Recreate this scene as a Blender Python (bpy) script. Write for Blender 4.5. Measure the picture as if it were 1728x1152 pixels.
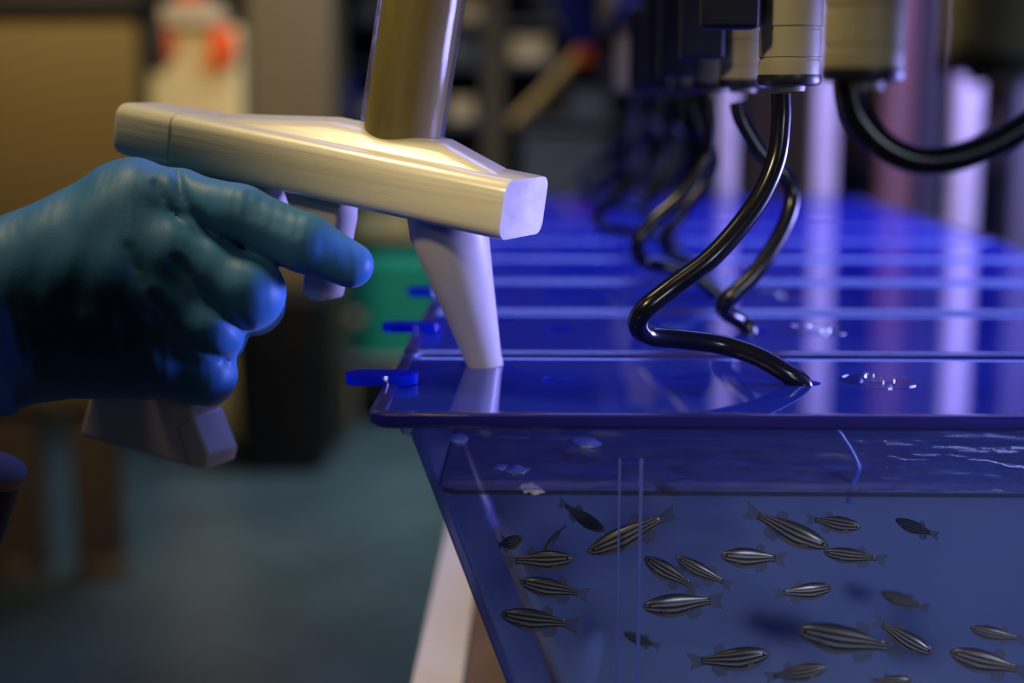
import bpy, bmesh, math, random
import numpy as np
from mathutils import Vector, Matrix, noise as mnoise

S = bpy.context.scene
for o in list(bpy.data.objects): bpy.data.objects.remove(o, do_unlink=True)
R = math.radians
random.seed(7)

# ------------------------------------------------------------------ camera, world, lights, exposure
FPX = 2440.0
ZL = 1.25                      # height of the tank lids above the floor
CAM = Vector((0.0, -0.479, ZL + 0.0935))
PITCH, YAW = math.atan(410 / FPX), math.atan(56 / FPX)
cam_d = bpy.data.cameras.new('camera'); cam = bpy.data.objects.new('camera', cam_d)
S.collection.objects.link(cam); S.camera = cam
cam.location = CAM; cam.rotation_euler = (math.pi / 2 - PITCH, 0, YAW)
cam_d.sensor_width = 36; cam_d.lens = FPX / 1728 * 36
cam_d.clip_start = 0.01; cam_d.clip_end = 50
cam_d.dof.use_dof = True; cam_d.dof.focus_distance = 0.475; cam_d.dof.aperture_fstop = 4.8
cam_d.dof.aperture_blades = 9

S.view_settings.view_transform = 'Standard'; S.view_settings.look = 'None'
S.view_settings.gamma = 1; S.view_settings.use_curve_mapping = False
S.view_settings.exposure = 0.9
S.cycles.max_bounces = 10; S.cycles.transparent_max_bounces = 24
S.cycles.caustics_reflective = False; S.cycles.caustics_refractive = False

W = bpy.data.worlds.new('world'); S.world = W; W.use_nodes = True
W.node_tree.nodes['Background'].inputs[0].default_value = (0.9, 0.8, 0.6, 1)
W.node_tree.nodes['Background'].inputs[1].default_value = 0.01

def area(name, loc, target, size, size_y, power, col, spread=180):
    l = bpy.data.lights.new(name, 'AREA'); l.shape = 'RECTANGLE'; l.size = size; l.size_y = size_y
    l.energy = power; l.color = col; l.spread = R(spread)
    o = bpy.data.objects.new(name, l); S.collection.objects.link(o)
    o.location = loc; d = Vector(target) - Vector(loc)
    o.rotation_euler = d.to_track_quat('-Z', 'Y').to_euler()
    return o
def spot(name, loc, target, power, col, size, blend, rad):
    l = bpy.data.lights.new(name, 'SPOT'); l.energy = power; l.color = col; l.spot_size = R(size); l.spot_blend = blend; l.shadow_soft_size = rad
    o = bpy.data.objects.new(name, l); S.collection.objects.link(o); o.location = loc
    o.rotation_euler = (Vector(target) - Vector(loc)).to_track_quat('-Z', 'Y').to_euler()
# warm room lamps high on the left, one near, one over the far bay; plus an added gun spot
area('warm_lamp', (-0.36, 0.10, ZL + .98), (-0.10, 0.0, ZL + .05), 0.24, 0.16, 4.2, (1.0, 0.80, 0.45))
spot('gun_fill_spot', (-0.42, -0.62, ZL + .62), (0.060, 0.02, ZL + .045), 12.5, (1.0, 0.80, 0.46), 16.5, .7, .05)  # added fill spot, no real fixture: brightens gun and ports, spares the hand
area('room_lamp', (-1.4, 2.4, 2.75), (-0.95, 5.0, 0.9), 1.0, 0.4, 8.0, (1.0, 0.77, 0.42), 90)
area('room_lamp_far', (-0.3, 4.5, 2.75), (-0.35, 4.6, 0.0), 1.4, 0.4, 12, (0.75, 0.88, 1.0), 110)
# added tank fill spot, then the blue lamps of the rack, at the right
spot('tank_fill_spot', (0.50, -0.95, ZL + .16), (0.14, 0.0, ZL - .085), 17, (.66, .76, 1.0), 20, .7, .12)  # added fill, not a rack lamp: lifts the tank interior through its near wall
area('blue_lamp', (0.44, 0.09, ZL + 0.03), (-0.02, 0.0, ZL + 0.01), 0.16, 0.08, 0.42, (0.33, 0.32, 1.0), 60)
area('blue_lamp_row', (0.24, 0.62, ZL + 0.50), (0.12, 0.62, ZL), 0.3, 0.9, 5.5, (0.16, 0.22, 1.0), 120)
area('blue_lamp_deep', (0.60, 1.0, ZL + 0.35), (0.35, 1.6, ZL + .05), 0.3, 0.3, 3.0, (0.45, 0.38, 1.0))

# ------------------------------------------------------------------ pixel -> world helpers
_f = Vector((-math.sin(YAW) * math.cos(PITCH), math.cos(YAW) * math.cos(PITCH), -math.sin(PITCH)))
_r = Vector((math.cos(YAW), math.sin(YAW), 0)); _u = _r.cross(_f)
def ray(px, py): return _f + _r * ((px - 864) / FPX) + _u * ((576 - py) / FPX)
def atD(px, py, D): return CAM + ray(px, py) * D
def atY(px, py, Y):
    d = ray(px, py); return CAM + d * ((Y - CAM.y) / d.y)
def atZ(px, py, Z):
    d = ray(px, py); return CAM + d * ((Z - CAM.z) / d.z)

# ------------------------------------------------------------------ object helpers
def link(o, parent=None):
    S.collection.objects.link(o)
    if parent: o.parent = parent
    return o
def tag(o, label=None, cat=None, group=None, kind=None):
    if label: o['label'] = label
    if cat: o['category'] = cat
    if group: o['group'] = group
    if kind: o['kind'] = kind
    return o
def empty(name, loc, label=None, cat=None, group=None, kind=None, mat=None):
    o = bpy.data.objects.new(name, None); o.empty_display_size = 0.01
    link(o)
    if mat is not None: o.matrix_world = mat
    else: o.location = loc
    return tag(o, label, cat, group, kind)
def mesh_obj(name, verts, faces, mat, parent=None, smooth=False, bevel=0, seg=2):
    me = bpy.data.meshes.new(name); me.from_pydata([tuple(v) for v in verts], [], faces); me.update()
    bm = bmesh.new(); bm.from_mesh(me)
    bmesh.ops.recalc_face_normals(bm, faces=bm.faces); bm.to_mesh(me); bm.free()
    return fin(name, me, mat, parent, smooth, bevel, seg)
def fin(name, me, mat, parent=None, smooth=False, bevel=0, seg=2):
    o = bpy.data.objects.new(name, me); link(o, parent)
    if mat: me.materials.append(mat)
    if bevel:
        m = o.modifiers.new('bevel', 'BEVEL'); m.width = bevel; m.segments = seg; m.limit_method = 'ANGLE'; m.angle_limit = R(30)
        m.harden_normals = False
    if smooth or bevel:
        for p in me.polygons: p.use_smooth = True
        try: me.set_sharp_from_angle(angle=R(40))
        except Exception: pass
    return o
def bm_obj(name, bm, mat, parent=None, smooth=False, bevel=0, seg=2):
    bmesh.ops.recalc_face_normals(bm, faces=bm.faces)
    me = bpy.data.meshes.new(name); bm.to_mesh(me); bm.free()
    return fin(name, me, mat, parent, smooth, bevel, seg)
def box(name, lo, hi, mat, parent=None, bevel=0.002, seg=2):
    x0, y0, z0 = lo; x1, y1, z1 = hi
    v = [(x0, y0, z0), (x1, y0, z0), (x1, y1, z0), (x0, y1, z0), (x0, y0, z1), (x1, y0, z1), (x1, y1, z1), (x0, y1, z1)]
    f = [(0, 3, 2, 1), (4, 5, 6, 7), (0, 1, 5, 4), (1, 2, 6, 5), (2, 3, 7, 6), (3, 0, 4, 7)]
    return mesh_obj(name, v, f, mat, parent, False, bevel, seg)
def loft(rings, cap=True, closed=True):
    vs, fs = [], []; n = len(rings[0])
    for r in rings: vs += [tuple(p) for p in r]
    for i in range(len(rings) - 1):
        for j in range(n if closed else n - 1):
            k = (j + 1) % n
            fs.append((i * n + j, i * n + k, (i + 1) * n + k, (i + 1) * n + j))
    if cap:
        fs.append(tuple(range(n - 1, -1, -1))); fs.append(tuple((len(rings) - 1) * n + j for j in range(n)))
    return vs, fs
def ringpts(c, r, n, ax=Vector((0, 0, 1)), e=None):
    ax = Vector(ax).normalized()
    e1 = Vector(e) if e else (ax.orthogonal()); e1 = (e1 - ax * e1.dot(ax)).normalized(); e2 = ax.cross(e1)
    return [Vector(c) + e1 * (r * math.cos(2 * math.pi * i / n)) + e2 * (r * math.sin(2 * math.pi * i / n)) for i in range(n)]
def lathe(name, c, prof, mat, parent=None, n=40, ax=(0, 0, 1), bevel=0):
    """prof: (radius, height along ax) from c"""
    ax = Vector(ax).normalized()
    v, f = loft([ringpts(Vector(c) + ax * h, max(r, 1e-5), n, ax) for r, h in prof])
    return mesh_obj(name, v, f, mat, parent, True, bevel)
def tube(name, pts, radii, mat, parent=None, n=18, cap=True):
    """smooth tube through points (Catmull-Rom)"""
    P = [Vector(p) for p in pts]
    if not isinstance(radii, (list, tuple)): radii = [radii] * len(P)
    Q, RR = [], []
    for i in range(len(P) - 1):
        p0 = P[max(i - 1, 0)]; p1 = P[i]; p2 = P[i + 1]; p3 = P[min(i + 2, len(P) - 1)]
        for s in range(8):
            t = s / 8
            Q.append(0.5 * ((2 * p1) + (p2 - p0) * t + (2 * p0 - 5 * p1 + 4 * p2 - p3) * t * t + (3 * p1 - p0 - 3 * p2 + p3) * t ** 3))
            RR.append(radii[i] * (1 - t) + radii[i + 1] * t)
    Q.append(P[-1]); RR.append(radii[-1])
    e = None; rings = []
    for i, q in enumerate(Q):
        d = (Q[min(i + 1, len(Q) - 1)] - Q[max(i - 1, 0)]).normalized()
        if e is None: e = d.orthogonal()
        e = (e - d * e.dot(d)).normalized()
        rings.append(ringpts(q, RR[i], n, d, e))
    v, f = loft(rings, cap)
    return mesh_obj(name, v, f, mat, parent, True)
def rrect(x0, x1, y0, y1, r, n=6):
    """rounded rectangle, ccw; r = one radius or (ll, lr, ur, ul)"""
    rs = r if isinstance(r, (tuple, list)) else (r, r, r, r)
    out = []
    for (cx, cy, a0, q) in ((x0, y0, 180, rs[0]), (x1, y0, 270, rs[1]), (x1, y1, 0, rs[2]), (x0, y1, 90, rs[3])):
        sx = 1 if cx == x0 else -1; sy = 1 if cy == y0 else -1
        for i in range(n + 1):
            a = R(a0 + 90 * i / n)
            out.append((cx + sx * q + q * math.cos(a), cy + sy * q + q * math.sin(a)))
    return out
def plate(name, outline, holes, z_top, th, mat, parent=None):
    """flat plate with real holes"""
    cu = bpy.data.curves.new(name, 'CURVE'); cu.dimensions = '2D'; cu.fill_mode = 'BOTH'; cu.extrude = th / 2
    for loop in [outline] + holes:
        sp = cu.splines.new('POLY'); sp.points.add(len(loop) - 1)
        for p, q in zip(sp.points, loop): p.co = (q[0], q[1], 0, 1)
        sp.use_cyclic_u = True
    t = bpy.data.objects.new('tmp', cu); S.collection.objects.link(t)
    me = bpy.data.meshes.new_from_object(t, depsgraph=bpy.context.evaluated_depsgraph_get())
    bpy.data.objects.remove(t); bpy.data.curves.remove(cu)
    for v in me.vertices: v.co.z += z_top - th / 2
    me.name = name; me.materials.clear()
    return fin(name, me, mat, parent)
def poly_prism(name, pts, off, mat, parent=None, bevel=0.001, seg=3):
    n = len(pts); v = [Vector(p) for p in pts] + [Vector(p) + Vector(off) for p in pts]
    f = [tuple(range(n - 1, -1, -1)), tuple(range(n, 2 * n))] + [(i, (i + 1) % n, n + (i + 1) % n, n + i) for i in range(n)]
    return mesh_obj(name, v, f, mat, parent, False, bevel, seg)

# ------------------------------------------------------------------ materials
def mat(name, col, rough=0.5, spec=0.5, metal=0, noise=0.08, nscale=40, bump=0.0, bscale=200, coat=0, stretch=(1, 1, 1), emit=None, sss=0, col2=None, trans=0):
    m = bpy.data.materials.new(name); m.use_nodes = True; nt = m.node_tree; N = nt.nodes; b = N['Principled BSDF']
    b.inputs['Roughness'].default_value = rough; b.inputs['Metallic'].default_value = metal
    b.inputs['Specular IOR Level'].default_value = spec; b.inputs['Coat Weight'].default_value = coat
    b.inputs['Coat Roughness'].default_value = 0.08
    if sss:
        b.inputs['Subsurface Weight'].default_value = sss; b.inputs['Subsurface Radius'].default_value = (.004, .004, .006)
        b.inputs['Subsurface Scale'].default_value = 1.0
    tc = N.new('ShaderNodeTexCoord'); mp = N.new('ShaderNodeMapping'); nt.links.new(tc.outputs['Object'], mp.inputs[0])
    mp.inputs['Scale'].default_value = stretch
    nz = N.new('ShaderNodeTexNoise'); nz.inputs['Scale'].default_value = nscale; nz.inputs['Detail'].default_value = 5
    nt.links.new(mp.outputs[0], nz.inputs['Vector'])
    cr = N.new('ShaderNodeValToRGB'); c = Vector(col[:3]); c2 = Vector(col2[:3]) if col2 else None
    cr.color_ramp.elements[0].position = .3; cr.color_ramp.elements[1].position = .7
    lo = c * (1 - noise) if c2 is None else c; hi = c * (1 + noise) if c2 is None else c2
    cr.color_ramp.elements[0].color = (*lo, 1); cr.color_ramp.elements[1].color = (*hi, 1)
    nt.links.new(nz.outputs['Fac'], cr.inputs[0]); nt.links.new(cr.outputs[0], b.inputs['Base Color'])
    if bump:
        n2 = N.new('ShaderNodeTexNoise'); n2.inputs['Scale'].default_value = bscale; n2.inputs['Detail'].default_value = 4
        nt.links.new(mp.outputs[0], n2.inputs['Vector'])
        bp = N.new('ShaderNodeBump'); bp.inputs['Strength'].default_value = bump; bp.inputs['Distance'].default_value = 0.001
        nt.links.new(n2.outputs['Fac'], bp.inputs['Height']); nt.links.new(bp.outputs[0], b.inputs['Normal'])
    if emit:
        b.inputs['Emission Color'].default_value = (*emit[:3], 1); b.inputs['Emission Strength'].default_value = emit[3]
    return m
def clear(name, tint, diff, dfac, ior=1.49, rough=0.02, bump=0, bscale=20, gtint=(1, 1, 1), tfac=0.5, dnoise=0):
    """clear or tinted plastic/glass sheet: transparent + a share of scattering inside + fresnel reflection"""
    m = bpy.data.materials.new(name); m.use_nodes = True; nt = m.node_tree; N = nt.nodes; N.clear(); L = nt.links
    out = N.new('ShaderNodeOutputMaterial'); tr = N.new('ShaderNodeBsdfTransparent'); tr.inputs[0].default_value = (*tint, 1)
    df = N.new('ShaderNodeBsdfDiffuse'); df.inputs[0].default_value = (*diff, 1)
    tl = N.new('ShaderNodeBsdfTranslucent'); tl.inputs[0].default_value = (*diff, 1)
    md = N.new('ShaderNodeMixShader'); md.inputs[0].default_value = tfac; L.new(df.outputs[0], md.inputs[1]); L.new(tl.outputs[0], md.inputs[2])
    mx = N.new('ShaderNodeMixShader'); mx.inputs[0].default_value = dfac; L.new(tr.outputs[0], mx.inputs[1]); L.new(md.outputs[0], mx.inputs[2])
    tc = N.new('ShaderNodeTexCoord')
    if dnoise:
        nz = N.new('ShaderNodeTexNoise'); nz.inputs['Scale'].default_value = 14; nz.inputs['Detail'].default_value = 6; L.new(tc.outputs['Object'], nz.inputs['Vector'])
        mr = N.new('ShaderNodeMapRange'); mr.inputs[1].default_value = .3; mr.inputs[2].default_value = .7
        mr.inputs[3].default_value = max(dfac - dnoise, 0); mr.inputs[4].default_value = min(dfac + dnoise, 1)
        L.new(nz.outputs['Fac'], mr.inputs[0]); L.new(mr.outputs[0], mx.inputs[0])
    gl = N.new('ShaderNodeBsdfGlossy'); gl.inputs['Color'].default_value = (*gtint, 1); gl.inputs['Roughness'].default_value = rough
    # facing-independent Schlick reflection so both faces of a sheet reflect alike
    geo = N.new('ShaderNodeNewGeometry'); dot = N.new('ShaderNodeVectorMath'); dot.operation = 'DOT_PRODUCT'
    L.new(geo.outputs['Normal'], dot.inputs[0]); L.new(geo.outputs['Incoming'], dot.inputs[1])
    ab = N.new('ShaderNodeMath'); ab.operation = 'ABSOLUTE'; L.new(dot.outputs['Value'], ab.inputs[0])
    om = N.new('ShaderNodeMath'); om.operation = 'SUBTRACT'; om.inputs[0].default_value = 1; L.new(ab.outputs[0], om.inputs[1])
    pw = N.new('ShaderNodeMath'); pw.operation = 'POWER'; pw.inputs[1].default_value = 5; L.new(om.outputs[0], pw.inputs[0])
    f0 = ((ior - 1) / (ior + 1)) ** 2
    ma = N.new('ShaderNodeMath'); ma.operation = 'MULTIPLY_ADD'; ma.inputs[1].default_value = 1 - f0; ma.inputs[2].default_value = f0; L.new(pw.outputs[0], ma.inputs[0])
    fm = N.new('ShaderNodeMixShader'); L.new(ma.outputs[0], fm.inputs[0]); L.new(mx.outputs[0], fm.inputs[1]); L.new(gl.outputs[0], fm.inputs[2])
    if bump:
        nz = N.new('ShaderNodeTexNoise'); nz.inputs['Scale'].default_value = bscale; nz.inputs['Detail'].default_value = 3; L.new(tc.outputs['Object'], nz.inputs['Vector'])
        bp = N.new('ShaderNodeBump'); bp.inputs['Strength'].default_value = bump; bp.inputs['Distance'].default_value = 0.002
        L.new(nz.outputs['Fac'], bp.inputs['Height']); L.new(bp.outputs[0], gl.inputs['Normal'])
    L.new(fm.outputs[0], out.inputs[0])
    return m

M = {}
M['gun'] = mat('milky_plastic', (.70, .66, .54), .30, .5, noise=.12, nscale=60, stretch=(.12, 1.6, 3.0), bump=.12, bscale=260, sss=.25, coat=.15)
M['nozzle'] = mat('nozzle_plastic', (.54, .50, .46), .35, .5, noise=.03, bump=.03, sss=.3)
M['liquid'] = mat('feed_liquid', (.20, .155, .038), .6, .08, noise=.35, nscale=50, stretch=(2, 2, .25), coat=.0)
M['clear_tube'] = clear('clear_tube_plastic', (.95, .95, .92), (.6, .6, .55), .05, 1.16, .10)
M['glove'] = None
M['lid'] = clear('blue_lid_acrylic', (.24, .30, .95), (.035, .075, .72), .62, 1.5, .045, bump=.03, bscale=9, dnoise=.08)
M['lid_edge'] = clear('blue_lid_edge', (.12, .12, .6), (.05, .045, .26), .55, 1.5, .18, bump=.1, bscale=60)
M['tab'] = clear('blue_tab_acrylic', (.05, .10, .95), (.01, .05, .80), .55, 1.5, .05)
M['tank'] = clear('tank_plastic', (.90, .92, 1.0), (.2, .24, .5), .035, 1.45, .02)
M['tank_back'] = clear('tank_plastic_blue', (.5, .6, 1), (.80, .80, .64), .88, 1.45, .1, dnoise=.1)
M['tank_end'] = clear('tank_end_wall', (.4, .5, 1), (.20, .23, .33), .60, 1.25, .3)  # opaque blue tint stands in for the water's internal reflection at this wall
M['rib'] = clear('tank_rib', (.5, .6, .95), (.35, .42, .85), .42, 1.5, .05)
M['water'] = clear('water', (.93, .95, 1.0), (.15, .2, .5), .0, 1.33, .02)
M['water_top'] = clear('water_surface', (.72, .76, .95), (.55, .54, .55), .46, 1.33, .05, bump=1.0, bscale=60, dnoise=.34)  # pale mottling in the diffuse share stands in for reflections on the ripples
M['meniscus'] = clear('water_line', (.25, .26, .32), (.20, .19, .17), .5, 1.6, .12)
M['hose'] = mat('black_hose', (.005, .005, .010), .22, .3, noise=.2, bump=.02, coat=0)
M['port'] = mat('port_plastic', (.27, .24, .15), .5, .4, noise=.06, bump=.08, bscale=400)
M['rubber'] = mat('black_rubber', (.008, .008, .015), .4, .4, bump=.1)
M['navy'] = mat('navy_plastic', (.005, .007, .022), .5, .2)
M['white_rail'] = mat('white_painted_rail', (.78, .74, .66), .4, .4, noise=.04, nscale=12)
M['brown'] = mat('brown_tray', (.16, .11, .08), .6, .3, noise=.15)
M['floor'] = mat('vinyl_floor', (.055, .090, .110), .38, .5, noise=.25, nscale=3.0, bump=.05, bscale=60)
M['wall'] = mat('dim_wall', (.16, .13, .10), .8, .2, noise=.1, nscale=3)
M['ceiling'] = mat('ceiling_paint', (.4, .38, .33), .85, .2, noise=.05, nscale=3)
M['foam'] = mat('pale_flake', (.75, .72, .66), .5, .4, noise=.2, nscale=300, bump=.4)

def glove_mat():
    m = mat('blue_nitrile', (.030, .150, .35), .50, .25, noise=.12, nscale=25, coat=.0)
    nt = m.node_tree; N = nt.nodes; L = nt.links; b = N['Principled BSDF']
    tc = N.new('ShaderNodeTexCoord')
    w = N.new('ShaderNodeTexNoise'); mp = N.new('ShaderNodeMapping'); mp.inputs['Rotation'].default_value = (0, R(12), 0)
    mp.inputs['Scale'].default_value = (120, 60, 14); L.new(tc.outputs['Object'], mp.inputs[0]); L.new(mp.outputs[0], w.inputs['Vector'])
    w.inputs['Scale'].default_value = 1; w.inputs['Detail'].default_value = 2
    w2 = N.new('ShaderNodeTexNoise'); w2.inputs['Scale'].default_value = 1400; L.new(tc.outputs['Object'], w2.inputs['Vector'])
    b1 = N.new('ShaderNodeBump'); b1.inputs['Strength'].default_value = .35; b1.inputs['Distance'].default_value = .002; L.new(w.outputs['Fac'], b1.inputs['Height'])
    b2 = N.new('ShaderNodeBump'); b2.inputs['Strength'].default_value = .08; b2.inputs['Distance'].default_value = .0005; L.new(w2.outputs['Fac'], b2.inputs['Height'])
    L.new(b1.outputs[0], b2.inputs['Normal']); L.new(b2.outputs[0], b.inputs['Normal'])
    b.inputs['Sheen Weight'].default_value = .15; b.inputs['Sheen Tint'].default_value = (.5, .8, 1, 1)
    return m
M['glove'] = glove_mat()

# ------------------------------------------------------------------ room
box('floor', (-4.5, -2.5, -.05), (4.5, 8.4, 0), M['floor'], None, 0).__setitem__('kind', 'structure')
for nm, lo, hi, m in (('wall_back', (-4.5, 8.4, 0), (4.5, 8.5, 2.9), 'wall'), ('wall_left', (-4.6, -2.5, 0), (-4.5, 8.5, 2.9), 'wall'),
                      ('wall_right', (4.5, -2.5, 0), (4.6, 8.5, 2.9), 'wall'), ('wall_front', (-4.5, -2.6, 0), (4.5, -2.5, 2.9), 'wall'),
                      ('ceiling', (-4.6, -2.6, 2.9), (4.6, 8.5, 3.0), 'ceiling')):
    tag(box(nm, lo, hi, M[m], None, 0), kind='structure')

# ------------------------------------------------------------------ tanks, lids
PW = 0.11                                   # pitch of the tank row
XL, XR = -0.0535, 0.305                     # lid ends
NL = 9
TUBE_HOLE = atZ(1352, 640, ZL); FEED = atZ(817, 609, ZL); SPARE = atZ(946, 633, ZL); KNOB = atZ(1482, 637, ZL)
ordinal = ['nearest', 'second', 'third', 'fourth', 'fifth', 'sixth', 'seventh', 'eighth', 'farthest']
def circle(cx, cy, r, n=28): return [(cx + r * math.cos(2 * math.pi * i / n), cy + r * math.sin(2 * math.pi * i / n)) for i in range(n)]
def make_lid(k, proto=None):
    t = empty('tank_lid', (0, k * PW, ZL),
              'blue acrylic lid, %s one of the row, %s' % (ordinal[k], 'with the white nozzle in its feeding hole' if k == 0 else 'counted from the fish tank in front'),
              'lid', 'blue lids of the tank row')
    if proto:
        for ch in proto.children:
            c = ch.copy(); S.collection.objects.link(c); c.parent = t
        return t
    h = PW / 2 - .0005
    out = rrect(XL, XR, -h, h, .0075); n = len(out)
    inn = rrect(XL + .005, XR - .005, -h + .005, h - .005, .005)
    plate('plate', rrect(XL + .0045, XR - .0045, -h + .0045, h - .0045, .005),
          [circle(FEED.x, FEED.y, .0088), circle(SPARE.x, SPARE.y, .0062), circle(TUBE_HOLE.x + .001, TUBE_HOLE.y, .0056)], -.0012, .0022, M['lid'], t)
    def ring(loop, z): return [Vector((x, y, z)) for x, y in loop]
    o2 = rrect(XL + .001, XR - .001, -h + .001, h - .001, .007); i2 = rrect(XL + .0036, XR - .0036, -h + .0036, h - .0036, .0055)
    v, f = loft([ring(inn, -.0042), ring(o2, -.0046), ring(out, -.0036), ring(out, -.0006), ring(o2, 0.0), ring(i2, 0.0), ring(inn, -.0012), ring(inn, -.0042)], cap=False)
    mesh_obj('rim', v, f, M['lid_edge'], t, True)
    # paddle-shaped tab over the left end
    lx = XL - .0135; ty = -.002; TT = .0034
    pad = [(XL + .0085, ty - .0055), (XL + .0110, ty), (XL + .0085, ty + .0055)] + [(lx + .0065 - .0065 * math.sin(a), ty + .0065 * math.cos(a)) for a in [math.pi * i / 12 for i in range(13)]]
    tb_ = plate('tab', pad, [], .0026, .0034, M['tab'], t)

    # moulded ring and boss
    bm = bmesh.new()
    v, f = loft([[Vector((KNOB.x + r * math.cos(a), KNOB.y + r * math.sin(a), z)) for a in [2 * math.pi * i / 36 for i in range(36)]]
                 for r, z in ((.0135, -.0013), (.0135, -.0008), (.0128, -.0008), (.0128, -.0011), (.0062, -.0011), (.0060, .0002), (.0050, .0002), (.0048, -.0007), (.0001, -.0007))], cap=False)
    mesh_obj('moulded_ring', v, f, M['tank'], t, True)
    return t
lid0 = make_lid(0)
for k in range(1, NL): make_lid(k, lid0)

TZ0, TZ1 = -.165, -.0025                    # tank bottom / top, from lid top
TXL = -.0435
def tank_loops(inset, z, rr=.006):
    s = (TZ1 - z)
    return [Vector((x, y, z)) for x, y in rrect(TXL + inset + s * .36, XR - .012 - inset - s * .10, -PW / 2 + .0048 + inset + s * .03, PW / 2 - .0048 - inset - s * .03, rr, 5)]
def make_tank(k, proto=None):
    t = empty('fish_tank', (0, k * PW, ZL),
              'clear tapered plastic fish tank full of zebrafish, front of the row' if k == 0 else 'blue-lit tank under the %s lid of the row' % ordinal[k],
              'fish tank', 'fish tanks of the row')
    if proto:
        for ch in proto.children:
            c = ch.copy(); S.collection.objects.link(c); c.parent = t
        return t
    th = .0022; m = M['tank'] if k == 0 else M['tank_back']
    v, f = loft([tank_loops(0, TZ0), tank_loops(0, TZ1 - .006), tank_loops(-.0022, TZ1 - .005), tank_loops(-.0022, TZ1), tank_loops(th, TZ1), tank_loops(th, TZ0 + th)], cap=True)
    o = mesh_obj('wall', v, f, m, t, True)
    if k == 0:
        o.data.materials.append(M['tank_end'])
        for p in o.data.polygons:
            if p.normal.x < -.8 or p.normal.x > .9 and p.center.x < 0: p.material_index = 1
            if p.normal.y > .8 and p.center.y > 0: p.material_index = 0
    return t
tank0 = make_tank(0)
tank1 = make_tank(1)
for k in range(2, NL): make_tank(k, tank1)
# vertical ribs moulded into the near wall
yn = -PW / 2 + .0048
def rib(px, w_):
    a = atY(px, 722, yn); pts = []
    for z in (TZ1 - .012, TZ0 + .004):
        s = TZ1 - z; y = yn + s * .03
        pts.append([Vector((a.x - w_ / 2, y - .0009, z)), Vector((a.x + w_ / 2, y - .0009, z)), Vector((a.x + w_ / 2, y + .0004, z)), Vector((a.x - w_ / 2, y + .0004, z))])
    v, f = loft(pts); o = mesh_obj('wall_rib', v, f, M['rib'], tank0, False); return o
rib(1046.5, .0007); rib(1083, .0011)

# water in the near tank: body and rippled surface
WZ = -.0262
wt = empty('water', (0, 0, ZL), 'clear water filling the near tank to a finger below its lid', 'water', None, 'stuff')
v, f = loft([tank_loops(.0026, TZ0 + .003), tank_loops(.0026, WZ)], cap=False)
mesh_obj('water_side', v, f, M['water'], wt, True)
# surface as a grid with small waves, cut to the tank's inner outline
def water_surface():
    sx0, sx1, sy0, sy1 = TXL + .0026 + (TZ1 - WZ) * .36, XR - .0146 - (TZ1 - WZ) * .1, -PW / 2 + .0074 + .0006, PW / 2 - .0082
    nx, ny = 150, 46; vs = []; fs = []
    for j in range(ny + 1):
        for i in range(nx + 1):
            x = sx0 + (sx1 - sx0) * i / nx; y = sy0 + (sy1 - sy0) * j / ny
            e = min(x - sx0, sx1 - x, y - sy0, sy1 - y)
            z = WZ + .0005 * mnoise.noise((x * 70, y * 90, 0)) + .0003 * mnoise.noise((x * 160, y * 200, 4)) + .0011 * math.exp(-e / .0016)
            vs.append((x, y, z))
    for j in range(ny):
        for i in range(nx):
            a = j * (nx + 1) + i; fs.append((a, a + 1, a + nx + 2, a + nx + 1))
    return mesh_obj('water_surface', vs, fs, M['water_top'], wt, True)
water_surface()
v, f = loft([tank_loops(.0025, WZ + .0006), tank_loops(.0036, WZ + .0004), tank_loops(.0040, WZ - .0004), tank_loops(.0026, WZ - .0009)], cap=False)
mesh_obj('water_line', v, f, M['meniscus'], wt, True)

al = tube('air_line', [atD(x, y, .456) for x, y in ((1412, 722), (1424, 738), (1440, 764), (1449, 788), (1444, 808), (1436, 828), (1432, 850))], .0009, M['rib'], None, 10)
tag(al, 'thin curved blue air line dipping into the tank water, right of the ribs', 'air line')

# shelf under the tanks
sh = empty('rack_shelf', (0, .4, ZL + TZ0), 'white painted shelf rail and brown tray carrying the fish tanks', 'shelf')
sx = atZ(693, 1152, ZL + TZ0 - .001).x
box('front_rail', (sx, -.56, -.030), (sx + .0235, .75, -.001), M['white_rail'], sh, .0015)
box('tray', (sx + .0235, -.56, -.030), (XR, .75, -.004), M['brown'], sh, .001)
for lx_ in (sx + .002, XR - .04):
    for ly_ in (-.54, .70):
        box('leg', (lx_, ly_, -(ZL + TZ0)), (lx_ + .03, ly_ + .03, -.030), M['white_rail'], sh, .002)

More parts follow.
